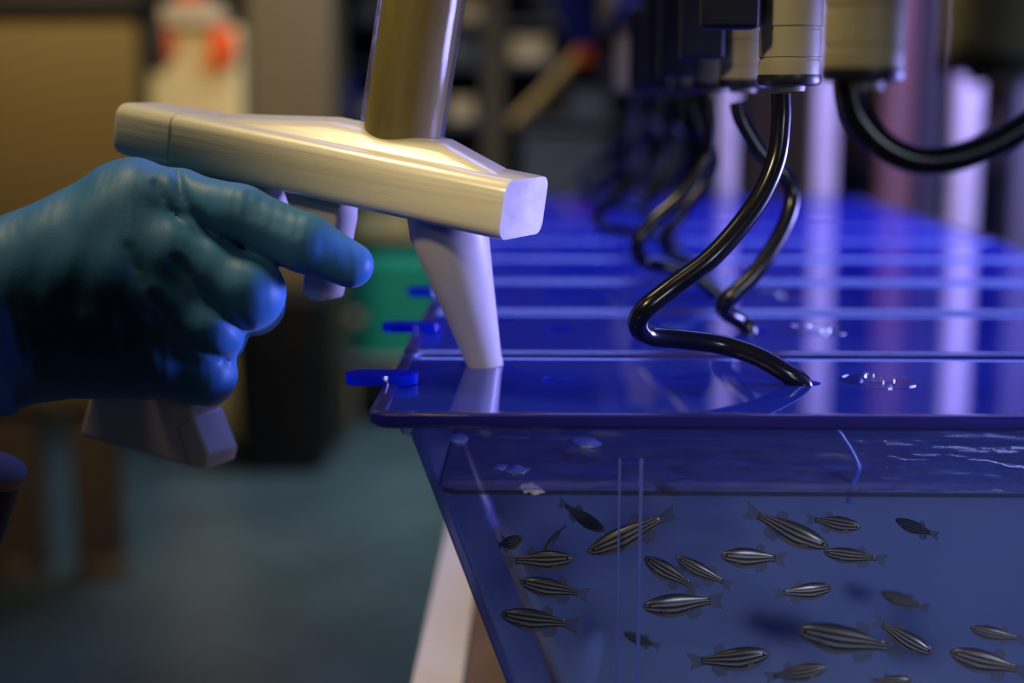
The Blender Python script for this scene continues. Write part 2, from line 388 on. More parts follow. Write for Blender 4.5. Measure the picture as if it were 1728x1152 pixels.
# ------------------------------------------------------------------ supply ports, levers, hoses
PX, PR_ = .0790, .0100
PZ = CAM.z - ZL + .0035                     # bottom of the port, above lid
def port(k, first=None):
    t = empty('supply_port', (PX, k * PW, ZL + PZ), 'beige water port with a black gasket, %s' % (
        {-2: 'large and blurred at the upper right corner', -1: 'with the hose that sweeps off to the right', 0: 'sharpest of the row, above the long hose loop'}.get(k) or
        '%s one behind the sharpest port' % {1: 'first', 2: 'second', 3: 'third', 4: 'fourth', 5: 'fifth', 6: 'sixth', 7: 'seventh', 8: 'eighth', 9: 'ninth'}[k]),
        'water port', 'water ports over the tank row')
    if first:
        for ch in first.children:
            c = ch.copy(); S.collection.objects.link(c); c.parent = t
        return t
    lathe('housing', (0, 0, 0), [(.0085, .0028), (.0096, .003), (.0100, .0042), (.0100, .0085), (.0096, .0088), (.0096, .0094), (.0100, .0097), (.0100, .018), (.0097, .0183), (.0097, .019), (.0102, .0195), (.0102, .070), (.0085, .075)], M['port'], t, 40)
    lathe('gasket', (0, 0, 0), [(.0070, .0004), (.0098, .0008), (.0104, .0020), (.0102, .0040), (.0080, .0042)], M['rubber'], t, 40)
    lathe('hose_socket', (0, 0, 0), [(.0040, -.0012), (.0052, -.0012), (.0054, .0006), (.0040, .0008)], M['port'], t, 24)
    return t
p0 = port(0)
for k in (-2, -1, 1, 2, 3, 4, 5, 6, 7, 8, 9): port(k, p0)
mf = box('supply_pipe', (PX - .02, -.45, ZL + PZ + .072), (PX + .02, 1.25, ZL + PZ + .112), M['port'], None, .006)
tag(mf, 'beige supply pipe above the row of water ports', 'pipe')
hg = []
for i, (k, right, bot, left) in enumerate(((0, 1275, 50, 1180), (1, 1218, 100, 1146), (2, 1166, 131, 1111), (3, 1128, 146, 1085), (4, 1100, 150, 1060))):
    Y = k * PW - .006
    a = atY(left, bot, Y); b = atY(right, bot, Y)
    t = empty('valve_lever', (0, 0, 0), 'dark navy valve lever, %s of the stepped row beside the ports' % ['nearest and highest', 'second', 'third', 'fourth and blurred', 'last and most blurred'][i], 'valve lever', 'navy valve levers')
    t.location = ((a.x + b.x) / 2, Y, a.z); w_ = (b.x - a.x) / 2
    box('lever', (-w_, -.009, 0), (w_, .004, .05), M['navy'], t, .0015, 3)
    box('lever_hub', (-w_ * .7, .004, .03), (w_ * .6, .03, .05), M['navy'], t, .001)

def hose(k, pts, label, r=.0034):
    """pts: (px, py, depth offset from the port's depth) along the hose"""
    Y0 = k * PW
    P = [atY(px, py, Y0 + dy) for px, py, dy in pts]
    o = tube('hose', P, r, M['hose'], None, 18)
    tag(o, label, 'hose', 'black hoses from the ports to the lids')
    return o
hose(0, [(1318, 158, 0), (1318, 205, 0), (1308, 275, -.002), (1272, 350, -.006), (1205, 430, -.012), (1135, 484, -.014), (1088, 522, -.016), (1077, 548, -.012), (1095, 566, -.006),
         (1150, 572, .000), (1215, 581, .004), (1275, 600, .002), (1325, 628, .0), (1352, 646, 0.001), (1358, 664, .001)], 'glossy black hose with one long loop, entering the nearest lid')
hose(1, [(1245, 172, 0), (1253, 205, 0), (1285, 258, 0), (1322, 292, 0), (1337, 330, 0), (1322, 385, -.004), (1275, 460, -.01), (1225, 508, -.012), (1224, 525, -.006), (1246, 540, .0), (1262, 551, .0), (1266, 566, 0)],
     'black hose bulging right, crossing behind the long loop to the second lid')
hose(2, [(1194, 172, 0), (1198, 215, 0), (1190, 268, 0), (1150, 330, -.004), (1100, 375, -.008), (1076, 412, -.01), (1086, 440, -.004), (1125, 450, 0), (1175, 468, 0), (1205, 490, 0), (1213, 502, 0)],
     'blurred black hose looping low to the third lid')
hose(3, [(1165, 172, 0), (1180, 215, 0), (1205, 262, 0), (1196, 300, 0), (1155, 355, -.006), (1124, 400, -.008), (1128, 425, 0), (1160, 440, 0), (1178, 452, 0), (1182, 462, 0)],
     'blurred black hose to the fourth lid, just right of the low loop')
farl = ['to the fifth lid', 'to the sixth lid', 'to the seventh lid', 'to the eighth lid', 'to the farthest lid']
for k in range(4, 9):
    D0 = .479 + k * PW; q = .488 / (D0 + .01)
    def T(x, y): return (920 + (x - 920) * q, 166 + (y - 166) * q, 0)
    sh_ = [(1318, 160), (1322, 230), (1300, 330), (1215, 430), (1130, 500), (1085, 555), (1130, 585), (1250, 600), (1330, 628), (1350, 645)] if k % 2 == 0 else \
          [(1318, 160), (1345, 240), (1400, 300), (1420, 370), (1370, 460), (1290, 540), (1280, 575), (1330, 610), (1352, 645)]
    hose(k, [T(*p) for p in sh_], 'soft blurred black hose running ' + farl[k - 4])
hose(-1, [(1432, 135, 0), (1436, 165, 0), (1448, 200, .0), (1485, 242, .0), (1540, 268, .0), (1600, 268, .0), (1665, 248, .0), (1725, 215, .0), (1790, 170, 0), (1850, 110, 0), (1880, 40, 0)],
     'thick black hose sweeping in an arc off to the right', .0036)

# ------------------------------------------------------------------ the feeding gun
PRc = atD(849, 356, .455); PLc = atD(197, 218, .520)
ux = (PRc - PLc).normalized()
wy = (Vector((0, 0, 1)).cross(ux)).normalized()            # away from the camera
vz = ux.cross(wy).normalized()
GM = Matrix((( ux.x, wy.x, vz.x, PRc.x), (ux.y, wy.y, vz.y, PRc.y), (ux.z, wy.z, vz.z, PRc.z), (0, 0, 0, 1)))
GI = GM.inverted()
gun = empty('feeding_gun', (0, 0, 0), 'milky white plastic dispensing gun held over the nearest lid, nozzle pointing down', 'dispenser', mat=GM)
LEN = (PRc - PLc).length
def gl(px, py, w):
    """pixel -> gun-local point on the plane local y = w"""
    o = GI @ CAM; d = (GI.to_3x3() @ ray(px, py)); s = (w - o.y) / d.y; return o + d * s
def gsec(u, hh, w0, w1, r, bulge=.0012, n=5):
    pts = rrect(w0, w1, -hh, hh, r, n); out = []
    for (w, z) in pts:
        e = math.cos(z / hh * math.pi / 2) * bulge
        out.append(Vector((u, w - e if w < (w0 + w1) / 2 else w, z)))
    return out
HH = .0098
secs = [gsec(-LEN + .024, HH * .99, 0, .030, .0042), gsec(-LEN * .5, HH * 1.0, 0, .031, .0042, .0018), gsec(-.002, HH, 0, .031, .0040, .0015)]
e0 = gsec(0, HH, 0, .031, .0040, .0015); cen = Vector((0, .0155, 0))
secs += [[cen + (p - cen) * .985 + Vector((.0000, 0, 0)) for p in e0]]
v, f = loft(secs); mesh_obj('barrel', v, f, M['gun'], gun, True)
c0 = gsec(-LEN, HH * .97, 0.001, .029, .0044); cn = Vector((-LEN, .015, 0))
secs = [[cn + (p - cn) * .86 + Vector((-.0030, 0, 0)) for p in c0], [cn + (p - cn) * .96 + Vector((-.0018, 0, 0)) for p in c0], c0, gsec(-LEN + .0243, HH * 1.0, -.0003, .0303, .0044)]
v, f = loft(secs); mesh_obj('end_cap', v, f, M['gun'], gun, True)
# saddle: sloping hood behind the barrel that carries the reservoir tube
A = [gl(300, 197, .004), gl(872, 306, .004), gl(888, 306, .030), gl(330, 195, .030)]
for p in A: p.z = HH - .002
B = [gl(560, 221, .014), gl(752, 231, .012), gl(765, 234, .034), gl(575, 222, .036)]
zt = gl(675, 224, .02).z
for p in B: p.z = zt
mesh_obj('saddle', A + B, [(0, 1, 2, 3), (4, 7, 6, 5), (0, 4, 5, 1), (1, 5, 6, 2), (2, 6, 7, 3), (3, 7, 4, 0)], M['gun'], gun, False, .0035, 4)
# reservoir tube
tb = gl(678, 226, .0235); tp = gl(712, 0, .0235); ax = (tp - tb).normalized()
lathe('reservoir_tube', tb - ax * .004, [(.0146, 0), (.0146, .155), (.0138, .155), (.0138, 0.002)], M['clear_tube'], gun, 48, ax)
lathe('feed_liquid', tb - ax * .004, [(.0128, .001), (.0130, .003), (.0130, .135), (.012, .136)], M['liquid'], gun, 48, ax)
lathe('tube_plug', tb + ax * .148, [(.0150, 0), (.0156, .001), (.0156, .012), (.013, .014)], M['rubber'], gun, 40, ax)
# nozzle
nt_ = GI @ atD(757, 385, .4935); nb = GI @ (Vector((FEED.x, FEED.y, ZL)) + Vector((0, 0, .0)))
nax = (nb - nt_); L_ = nax.length; nax.normalize()
lathe('nozzle', nt_, [(.0120, -.014), (.0136, 0), (.0105, L_ * .42), (.0082, L_ * .75), (.0066, L_ * .97), (.0064, L_ + .006), (.0052, L_ + .006), (.0052, L_ * .9)], M['nozzle'], gun, 48, nax)
# trigger and grip: prisms in the gun's plane
def gpoly(name, pts, w, th, m, bev): return poly_prism(name, [gl(x, y, w) for x, y in pts], (0, th, 0), m, gun, bev)
gpoly('trigger', [(474, 318), (568, 338), (567, 372), (556, 430), (548, 480), (543, 510), (520, 508), (507, 494), (512, 440), (500, 390)], .009, .0145, M['nozzle'], .0015)
gpoly('grip', [(215, 262), (452, 312), (440, 372), (412, 440), (375, 520), (340, 600), (330, 660), (322, 716), (345, 768), (347, 792), (330, 792), (133, 736), (152, 660), (175, 560), (195, 400)], .008, .0170, M['nozzle'], .0018)
gpoly('grip_toe', [(296, 722), (324, 700), (352, 770), (347, 793), (318, 786)], .0075, .018, M['nozzle'], .0012)

# ------------------------------------------------------------------ gloved hand: one surface from a distance field
def hand_mesh():
    prim = []
    def cone(a, ra, b, rb, grp, k): prim.append((np.array(a), ra, np.array(b), rb, grp, k))
    P = lambda x, y, D: tuple(atD(x, y, D))
    # back of the hand (group 0)
    W1, W2 = P(-60, 512, .480), P(-60, 585, .482)
    palm = []
    def pal(a, ra, b, rb): palm.append((np.array(a), ra, np.array(b), rb))
    pal(W1, .0205, P(222, 346, .492), .0128)
    pal(W1, .0205, P(215, 395, .484), .0125)
    pal(W2, .0200, P(205, 470, .480), .0130)
    pal(W2, .0205, P(190, 548, .482), .0130)
    pal(W2, .0200, P(200, 596, .490), .0135)
    pal(P(60, 500, .490), .020, P(170, 480, .492), .020)
    pal(P(150, 465, .490), .0240, P(290, 525, .491), .0190)
    pal(P(190, 555, .490), .0205, P(300, 588, .491), .0150)
    pal(P(230, 470, .480), .0125, P(350, 522, .481), .0110)
    pal(P(220, 538, .482), .0128, P(322, 590, .484), .0112)
    pal(P(210, 410, .484), .0125, P(330, 450, .482), .0105)
    pal(P(180, 430, .490), .018, P(330, 470, .492), .0140)
    pal(P(170, 520, .490), .018, P(310, 560, .492), .0125)
    pal(W1, .0215, P(-330, 620, .474), .0235)      # wrist and forearm
    pal(W2, .0215, P(-330, 680, .476), .0235)
    pal(P(-330, 650, .475), .027, P(-620, 760, .468), .033)
    thumb = [(P(-10, 480, .512), .016, P(110, 440, .535), .0135), (P(110, 440, .535), .0130, P(225, 400, .553), .0110), (P(225, 400, .553), .0108, P(330, 392, .556), .0092)]
    fingers = {
        'i': [(P(222, 346, .492), .0128, P(300, 345, .487), .0116), (P(300, 345, .487), .0116, P(405, 366, .479), .0104), (P(405, 366, .479), .0104, P(515, 410, .474), .0095), (P(515, 410, .474), .0094, P(592, 447, .477), .0077)],
        'm': [(P(215, 395, .486), .0125, P(300, 432, .480), .0125), (P(300, 432, .480), .0125, P(418, 494, .478), .0120), (P(420, 492, .476), .0116, P(426, 512, .510), .0110), (P(426, 512, .510), .0105, P(340, 505, .548), .0088)],
        'r': [(P(205, 470, .482), .0130, P(290, 512, .480), .0125), (P(290, 512, .480), .0125, P(355, 554, .480), .0115), (P(357, 556, .476), .0108, P(365, 566, .512), .0102), (P(365, 566, .512), .0098, P(290, 560, .545), .0085)],
        'p': [(P(190, 548, .484), .0135, P(270, 592, .482), .0122), (P(270, 592, .482), .0122, P(347, 630, .485), .0100), (P(349, 630, .482), .0096, P(352, 640, .512), .0090), (P(352, 640, .512), .0086, P(285, 630, .540), .0076)],
    }
    h = .00105
    lo = np.array([atD(-620, 700, .47).x - .04, .0, .0]); pts_all = [atD(-620, 300, .47), atD(640, 300, .45), atD(640, 800, .58), atD(-620, 820, .47), atD(200, 250, .5)]
    mn = np.array([min(p[i] for p in pts_all) for i in range(3)]) - .03; mx = np.array([max(p[i] for p in pts_all) for i in range(3)]) + .03
    mn[1] = atD(200, 500, .445).y; mx[1] = atD(200, 500, .585).y
    n = np.ceil((mx - mn) / h).astype(int)
    X = mn[0] + h * np.arange(n[0])[:, None, None]; Y = mn[1] + h * np.arange(n[1])[None, :, None]; Z = mn[2] + h * np.arange(n[2])[None, None, :]
    X, Y, Z = [a.astype(np.float32) for a in np.broadcast_arrays(X, Y, Z)]
    def sd(a, ra, b, rb):
        a = np.array(a); b = np.array(b); d = b - a; L2 = float(d @ d)
        t = np.clip(((X - a[0]) * d[0] + (Y - a[1]) * d[1] + (Z - a[2]) * d[2]) / L2, 0, 1)
        return np.sqrt((X - a[0] - t * d[0]) ** 2 + (Y - a[1] - t * d[1]) ** 2 + (Z - a[2] - t * d[2]) ** 2) - (ra + (rb - ra) * t)
    def smin(a, b, k):
        hh = np.clip(.5 + .5 * (b - a) / k, 0, 1); return b * (1 - hh) + a * hh - k * hh * (1 - hh)
    F = None
    for p in palm:
        d = sd(*p); F = d if F is None else smin(F, d, .010)
    for p in thumb: F = smin(F, sd(*p), .006)
    G = None
    for key, segs in fingers.items():
        fd = None
        for s in segs:
            d = sd(*s); fd = d if fd is None else smin(fd, d, .003)
        G = fd if G is None else smin(G, fd, .0022)
    # fingers blend softly into the palm near the knuckles, less towards the tips
    px0 = atD(215, 400, .48).x; px1 = atD(440, 450, .48).x
    kk = np.clip(1 - (X - px0) / (px1 - px0), 0.10, 1) * .014
    hh = np.clip(.5 + .5 * (F - G) / kk, 0, 1); F = F * (1 - hh) + G * hh - kk * hh * (1 - hh)
    # knuckle bumps and tendon ridge
    for (q, r, k) in ((P(226, 345, .482), .0075, .012),):
        F = smin(F, np.sqrt((X - q[0]) ** 2 + (Y - q[1]) ** 2 + (Z - q[2]) ** 2) - r, k)
    # folds of the glove: shallow creases fanning on the lower back of the hand and across the index
    def crease(a, b, w, dep):
        nonlocal F
        d = sd(P(*a), 0, P(*b), 0); F = F + dep * np.exp(-(d / w) ** 2)
    # folds follow the view-facing side of the glove; measured in the sight plane of the photograph's folds, carved in depth
    VX, VY, VZ = X - CAM.x, Y - CAM.y, Z - CAM.z
    DD = VX * _f.x + VY * _f.y + VZ * _f.z
    SX = 864 + FPX * (VX * _r.x + VY * _r.y + VZ * _r.z) / DD; SY = 576 - FPX * (VX * _u.x + VY * _u.y + VZ * _u.z) / DD
    near = np.clip((.487 - DD) / .004, 0, 1)
    def fold(pts, w, dep, fade=False):
        nonlocal F
        best = None
        for (x0, y0), (x1, y1) in zip(pts, pts[1:]):
            dx, dy = x1 - x0, y1 - y0; t = np.clip(((SX - x0) * dx + (SY - y0) * dy) / (dx * dx + dy * dy), 0, 1)
            d = (SX - x0 - t * dx) ** 2 + (SY - y0 - t * dy) ** 2
            best = d if best is None else np.minimum(best, d)
        F = F + dep * near * np.exp(-best / (w * w)) * (np.clip((SY - 480) / 70, 0, 1) if fade else 1)
    fold([(299, 293), (306, 325), (322, 358), (345, 380), (375, 399), (410, 419)], 7.5, .0016)
    fold([(262, 312), (285, 350), (312, 385), (340, 405)], 6, .0010)
    fold([(300, 440), (328, 475), (375, 522), (404, 553), (420, 575)], 7.5, .0013)
    fold([(262, 500), (275, 522), (305, 569), (345, 592), (378, 606)], 7.5, .0013)
    fold([(215, 415), (240, 470), (262, 540), (270, 600)], 6, .0006)
    for i, x in enumerate((20, 44, 62, 92, 120, 150, 172, 205)): fold([(x - 6, 480 + (i % 3) * 14), (x + 3, 545), (x + 14, 600 + (i % 2) * 30)], 6.0, .0005 if i % 2 else .0008, True)
    for i in range(8): fold([(400 + i * 21, 318 + i * 9), (396 + i * 21, 350 + i * 9 + (i % 2) * 8)], 4.5, .00035)
    fold([(585, 418), (590, 455), (612, 436)], 4, .0003)
    F += .00035 * np.sin(X * 420 + 2.0 * np.sin(Z * 90)) * np.clip((px1 - X) / .03, 0, 1) * .5
    # surface nets
    s = F < 0
    c = np.zeros(tuple(np.array(F.shape) - 1), dtype=np.int8)
    cs = np.zeros(c.shape + (3,), np.float32); cn = np.zeros(c.shape, np.float32)
    nx, ny, nz = F.shape
    for dx in (0, 1):
        for dy in (0, 1):
            for dz in (0, 1): c += s[dx:nx - 1 + dx, dy:ny - 1 + dy, dz:nz - 1 + dz]
    act = (c > 0) & (c < 8)
    corners = [(dx, dy, dz) for dx in (0, 1) for dy in (0, 1) for dz in (0, 1)]
    idx = np.argwhere(act); ids = -np.ones(c.shape, np.int64); ids[act] = np.arange(len(idx))
    acc = np.zeros((len(idx), 3)); cnt = np.zeros(len(idx))
    for i, a in enumerate(corners):
        for b in corners[i + 1:]:
            if sum(abs(a[q] - b[q]) for q in range(3)) != 1: continue
            fa = F[tuple((idx + a).T)]; fb = F[tuple((idx + b).T)]; m = (fa < 0) != (fb < 0)
            t = np.where(m, fa / np.where(m, fa - fb, 1), 0)
            pos = np.array(a) + t[:, None] * (np.array(b) - np.array(a)); acc[m] += pos[m]; cnt[m] += 1
    V = mn + h * (idx + acc / cnt[:, None])
    Q = []
    for axis in range(3):
        sa = [slice(None)] * 3; sb = [slice(None)] * 3; sa[axis] = slice(0, -1); sb[axis] = slice(1, None)
        e = s[tuple(sa)] != s[tuple(sb)]; E = np.argwhere(e); o1, o2 = [q for q in range(3) if q != axis]
        E = E[(E[:, o1] > 0) & (E[:, o2] > 0) & (E[:, o1] < F.shape[o1] - 1) & (E[:, o2] < F.shape[o2] - 1)]
        d1 = np.zeros(3, int); d1[o1] = 1; d2 = np.zeros(3, int); d2[o2] = 1
        q = np.stack([ids[tuple((E - d1 - d2).T)], ids[tuple((E - d2).T)], ids[tuple(E.T)], ids[tuple((E - d1).T)]], 1)
        Q.append(q)
    Q = np.concatenate(Q); Q = Q[(Q >= 0).all(1)]
    return V, Q
V, Q = hand_mesh()
hd = empty('person', atD(-620, 760, .468), 'right hand in a blue nitrile glove squeezing the white gun trigger', 'person')
me = bpy.data.meshes.new('glove'); off = Vector(hd.location)
me.from_pydata([(a - off.x, b - off.y, c_ - off.z) for a, b, c_ in V.tolist()], [], Q.tolist()); me.update()
bm = bmesh.new(); bm.from_mesh(me); bmesh.ops.recalc_face_normals(bm, faces=bm.faces); bm.to_mesh(me); bm.free()
go = fin('gloved_hand', me, M['glove'], hd, True)
for p in me.polygons: p.use_smooth = True
sm = go.modifiers.new('smooth', 'SMOOTH'); sm.factor = .5; sm.iterations = 6
a_, b_ = atD(-330, 650, .475) - off, atD(-900, 860, .46) - off
dd = (b_ - a_).normalized()
lathe('coat_sleeve', a_, [(.036, -.004), (.0375, -.005), (.039, 0), (.043, .06), (.050, .16), (.046, .16), (.035, .0)], mat('coat_cotton', (.55, .55, .58), .9, .1, noise=.08, bump=.3), hd, 40, dd)
# glove cuff roll peeking out under the wrist
tube('cuff_fold', [atD(-80, 668, .476) - off, atD(-20, 668, .474) - off, atD(10, 678, .476) - off, atD(26, 680, .480) - off], [.0065, .0068, .005, .0028], M['glove'], hd, 16)

# ------------------------------------------------------------------ zebrafish
def fish_mat():
    m = bpy.data.materials.new('zebrafish_skin'); m.use_nodes = True; nt = m.node_tree; N = nt.nodes; L = nt.links; b = N['Principled BSDF']
    at = N.new('ShaderNodeAttribute'); at.attribute_name = 'stripe'
    cr = N.new('ShaderNodeValToRGB'); cr.color_ramp.interpolation = 'EASE'
    gold, dark, sil = (.42, .31, .12, 1), (.035, .033, .035, 1), (.55, .47, .30, 1)
    st = [(0, sil), (.16, (.34, .28, .16, 1)), (.24, dark), (.30, dark), (.36, sil), (.42, gold), (.47, dark), (.54, dark), (.59, sil), (.64, gold), (.68, dark), (.74, dark), (.79, gold), (.88, (.12, .09, .04, 1)), (1, (.05, .04, .025, 1))]
    el = cr.color_ramp.elements
    el[0].position, el[0].color = st[0]; el[1].position, el[1].color = st[-1]
    for p, c in st[1:-1]:
        e = el.new(p); e.color = c
    L.new(at.outputs['Fac'], cr.inputs[0])
    nz = N.new('ShaderNodeTexNoise'); nz.inputs['Scale'].default_value = 30; tc = N.new('ShaderNodeTexCoord'); L.new(tc.outputs['Object'], nz.inputs['Vector'])
    mx = N.new('ShaderNodeMixRGB'); mx.blend_type = 'MULTIPLY'; mx.inputs[0].default_value = .35; L.new(cr.outputs[0], mx.inputs[1]); L.new(nz.outputs['Color'], mx.inputs[2])
    L.new(mx.outputs[0], b.inputs['Base Color']); b.inputs['Roughness'].default_value = .3; b.inputs['Metallic'].default_value = .25
    return m
M['fish'] = fish_mat()
M['fin'] = clear('fish_fin', (.86, .86, .84), (.35, .30, .2), .28, 1.35, .3)
M['eye'] = mat('fish_eye', (.01, .01, .012), .1, .6)
_cache = {}
prof = [(0, .010, .010, .006), (.03, .034, .026, .004), (.08, .056, .042, 0), (.16, .080, .055, -.004), (.28, .104, .062, -.010), (.40, .112, .060, -.014), (.52, .100, .050, -.010),
        (.64, .072, .036, -.002), (.74, .050, .024, .003), (.82, .040, .015, .005), (.88, .040, .010, .005)]
def fish_meshes(bend):
    if bend in _cache: return _cache[bend]
    def bd(p):      # bend sideways (y) along the body
        t = max(p[0] - .3, 0); return Vector((.5 - p[0], p[1] + bend * t * t, p[2]))
    n = 20; rings, att = [], []
    for (x, hz, hy, zc) in prof:
        ring = []
        for j in range(n):
            a = 2 * math.pi * j / n
            ring.append(bd((x, hy * math.cos(a), zc + hz * math.sin(a)))); att.append(.5 + .5 * math.sin(a) * (.55 + .45 * min(1, hz / .1)) if x < .8 else .5 + .38 * math.sin(a))
        rings.append(ring)
    v, f = loft(rings); me = bpy.data.meshes.new('body'); me.from_pydata([tuple(p) for p in v], [], f); me.update()
    A_ = me.attributes.new('stripe', 'FLOAT', 'POINT')
    for i, a in enumerate(att): A_.data[i].value = a
    bm = bmesh.new(); bm.from_mesh(me); bmesh.ops.recalc_face_normals(bm, faces=bm.faces); bm.to_mesh(me); bm.free()
    for p in me.polygons: p.use_smooth = True
    me.materials.append(M['fish'])
    def fin_m(name, pts, m, th=.004):
        k = len(pts); vs = [bd((x, y - th / 2, z)) for x, y, z in pts] + [bd((x, y + th / 2, z)) for x, y, z in pts]
        fs = [tuple(range(k)), tuple(range(2 * k - 1, k - 1, -1))] + [(i, k + i, k + (i + 1) % k, (i + 1) % k) for i in range(k)]
        g = bpy.data.meshes.new(name); g.from_pydata([tuple(q) for q in vs], [], fs); g.update(); g.materials.append(m); return g
    out = [('body', me)]
    tail = [(.865, 0, .043), (.93, 0, .060), (1.06, 0, .088), (1.03, 0, .04), (1.0, 0, .005), (1.02, 0, -.035), (1.04, 0, -.080), (.93, 0, -.055), (.865, 0, -.033)]
    tm = fin_m('tail_fin', tail, M['fin'])
    out.append(('tail_fin', tm))
    out.append(('dorsal_fin', fin_m('dorsal_fin', [(.54, 0, .075), (.57, 0, .135), (.63, 0, .150), (.70, 0, .115), (.69, 0, .055)], M['fin'])))
    out.append(('anal_fin', fin_m('anal_fin', [(.56, 0, -.095), (.60, 0, -.155), (.70, 0, -.150), (.76, 0, -.100), (.76, 0, -.045)], M['fin'])))
    for sd in (-1, 1):
        out.append(('pectoral_fin', fin_m('pectoral_fin', [(.21, sd * .055, -.03), (.30, sd * .085, -.035), (.33, sd * .095, -.07), (.25, sd * .075, -.075)], M['fin'])))
        e = bmesh.new(); bmesh.ops.create_uvsphere(e, u_segments=12, v_segments=8, radius=.019)
        for q in e.verts: q.co = Vector((.5 - .085 + q.co.x, sd * .032 + q.co.y * .7, .012 + q.co.z))
        g = bpy.data.meshes.new('eye'); e.to_mesh(g); e.free(); g.materials.append(M['eye'])
        for p in g.polygons: p.use_smooth = True
        out.append(('eye', g))
    _cache[bend] = out; return out
def fish(head, tail, D, label, yaw=0, bend=0.0, hs=1.0):
    hs *= 1.28
    """head / tail: pixels of snout and tail tip; yaw = degrees turned away out of the picture plane"""
    a = atD(*head, D); b = atD(*tail, D); L0 = (a - b).length
    fwd = (a - b).normalized(); rt = fwd.cross(Vector((0, 0, 1))).normalized()
    fwd = (fwd * math.cos(R(yaw)) + rt * math.sin(R(yaw))).normalized(); L1 = L0 / max(math.cos(R(yaw)), .3)
    left = Vector((0, 0, 1)).cross(fwd).normalized(); up = fwd.cross(left)
    c = (a + b) / 2; s = L1 / 1.02
    Mx = Matrix(((fwd.x, left.x, up.x, c.x), (fwd.y, left.y, up.y, c.y), (fwd.z, left.z, up.z, c.z), (0, 0, 0, 1))) @ Matrix.Diagonal((s, s, s * hs, 1))
    t = empty('zebrafish', (0, 0, 0), label, 'fish', 'zebrafish in the near tank', mat=Mx)
    for nm, g in fish_meshes(bend):
        link(bpy.data.objects.new(nm, g), t)
FISH = [
    ((843, 1040), (972, 1050), .464, 'golden striped zebrafish swimming left, lowest fish near the slanted end wall', 8, .12, 1.12),
    ((1083, 1022), (1216, 1014), .462, 'plump striped zebrafish facing left, its snout at the right-hand wall rib', -6, .1, 1.15),
    ((968, 938), (858, 950), .476, 'yellowish zebrafish swimming right, upper one of the stacked pair left of the ribs', 15, -.15, 1.15),
    ((876, 985), (990, 998), .482, 'dull olive zebrafish, lower one of the stacked pair left of the ribs', 12, .1, 1.1),
    ((992, 938), (1134, 862), .458, 'long striped zebrafish slanting across the two wall ribs, tail up', 10, .0, .9),
    ((1022, 892), (944, 852), .490, 'olive zebrafish diving right just under the water line', 20, .0, 1.0),
    ((1086, 942), (1174, 990), .470, 'striped zebrafish tilted tail down, right beside the wall ribs', 5, .15, 1.2),
    ((1139, 940), (1232, 988), .466, 'slim striped zebrafish tilted tail down, right of the similar fish by the ribs', 5, -.1, .95),
    ((1215, 936), (1322, 944), .472, 'grey-olive zebrafish with a silver midline, level and facing left', -5, .08, 1.25),
    ((1398, 922), (1262, 866), .464, 'large dark striped zebrafish slanting down to the right, tail near the water line', 5, .1, 1.0),
    ((1451, 886), (1366, 878), .474, 'small round-headed zebrafish facing right above the large slanting one', 15, -.1, 1.2),
    ((1390, 934), (1490, 940), .478, 'purplish striped zebrafish facing left, nose to nose with the large slanting one', 10, .15, 1.0),
    ((1408, 994), (1308, 1000), .480, 'dull zebrafish with one pale slanting line, in the middle of the tank', -10, .05, 1.1),
    ((1520, 888), (1574, 892), .492, 'small foreshortened grey-green zebrafish alone near the upper right', 55, .1, .9),
    ((1573, 1100), (1478, 1052), .468, 'dark golden striped zebrafish diving to the lower right', 8, .1, 1.1),
    ((1345, 1068), (1515, 1088), .525, 'large blurred brown zebrafish behind the diving golden one', 10, .1, 1.1),
    ((1299, 1100), (1168, 1124), .462, 'dark zebrafish with a bent tail swimming right near the bottom', 5, .2, 1.15),
    ((880, 900), (832, 932), .488, 'reddish blurred zebrafish turning near the slanted end wall', 40, .5, 1.1),
    ((936, 925), (930, 892), .486, 'tiny dark zebrafish seen head-on above the yellowish one', 60, .2, .7),
    ((1052, 1072), (1112, 1086), .530, 'faint blurred zebrafish low behind the wall ribs', 20, .1, 1.1),
    ((1488, 1004), (1562, 1020), .535, 'faint brown zebrafish, a dim shape above the diving golden one', 20, .1, 1.1),
    ((1638, 1062), (1726, 1076), .510, 'dim grey zebrafish at the right edge of the picture', 10, .1, 1.0),
    ((1604, 1104), (1728, 1128), .520, 'dark blurred zebrafish under the dim grey one at the right edge', 10, .1, 1.2),
    ((1394, 1122), (1296, 1148), .530, 'faint blurred zebrafish at the bottom edge right of the bent-tailed one', 10, .1, 1.1),
    ((1540, 1146), (1470, 1150), .515, 'brown zebrafish half cut by the bottom edge below the diving golden one', 5, .1, 1.1),
    ((1126, 788), (1178, 802), .505, 'thin dark zebrafish seen through the water surface right of the ribs', 20, .1, .9),
    ((1146, 832), (1092, 812), .500, 'curved brown zebrafish seen through the water surface beside the rib', 20, .4, 1.1),
    ((1232, 764), (1300, 772), .520, 'faint dark zebrafish seen through the surface high in the middle', 10, .1, .9),
    ((1438, 806), (1376, 804), .505, 'small olive zebrafish just under the surface, middle of the tank', 10, .1, 1.0),
    ((930, 762), (1010, 772), .520, 'dark smudged zebrafish seen through the rippled surface left of the ribs', 20, .3, .9),
]
for a in FISH: fish(*a)

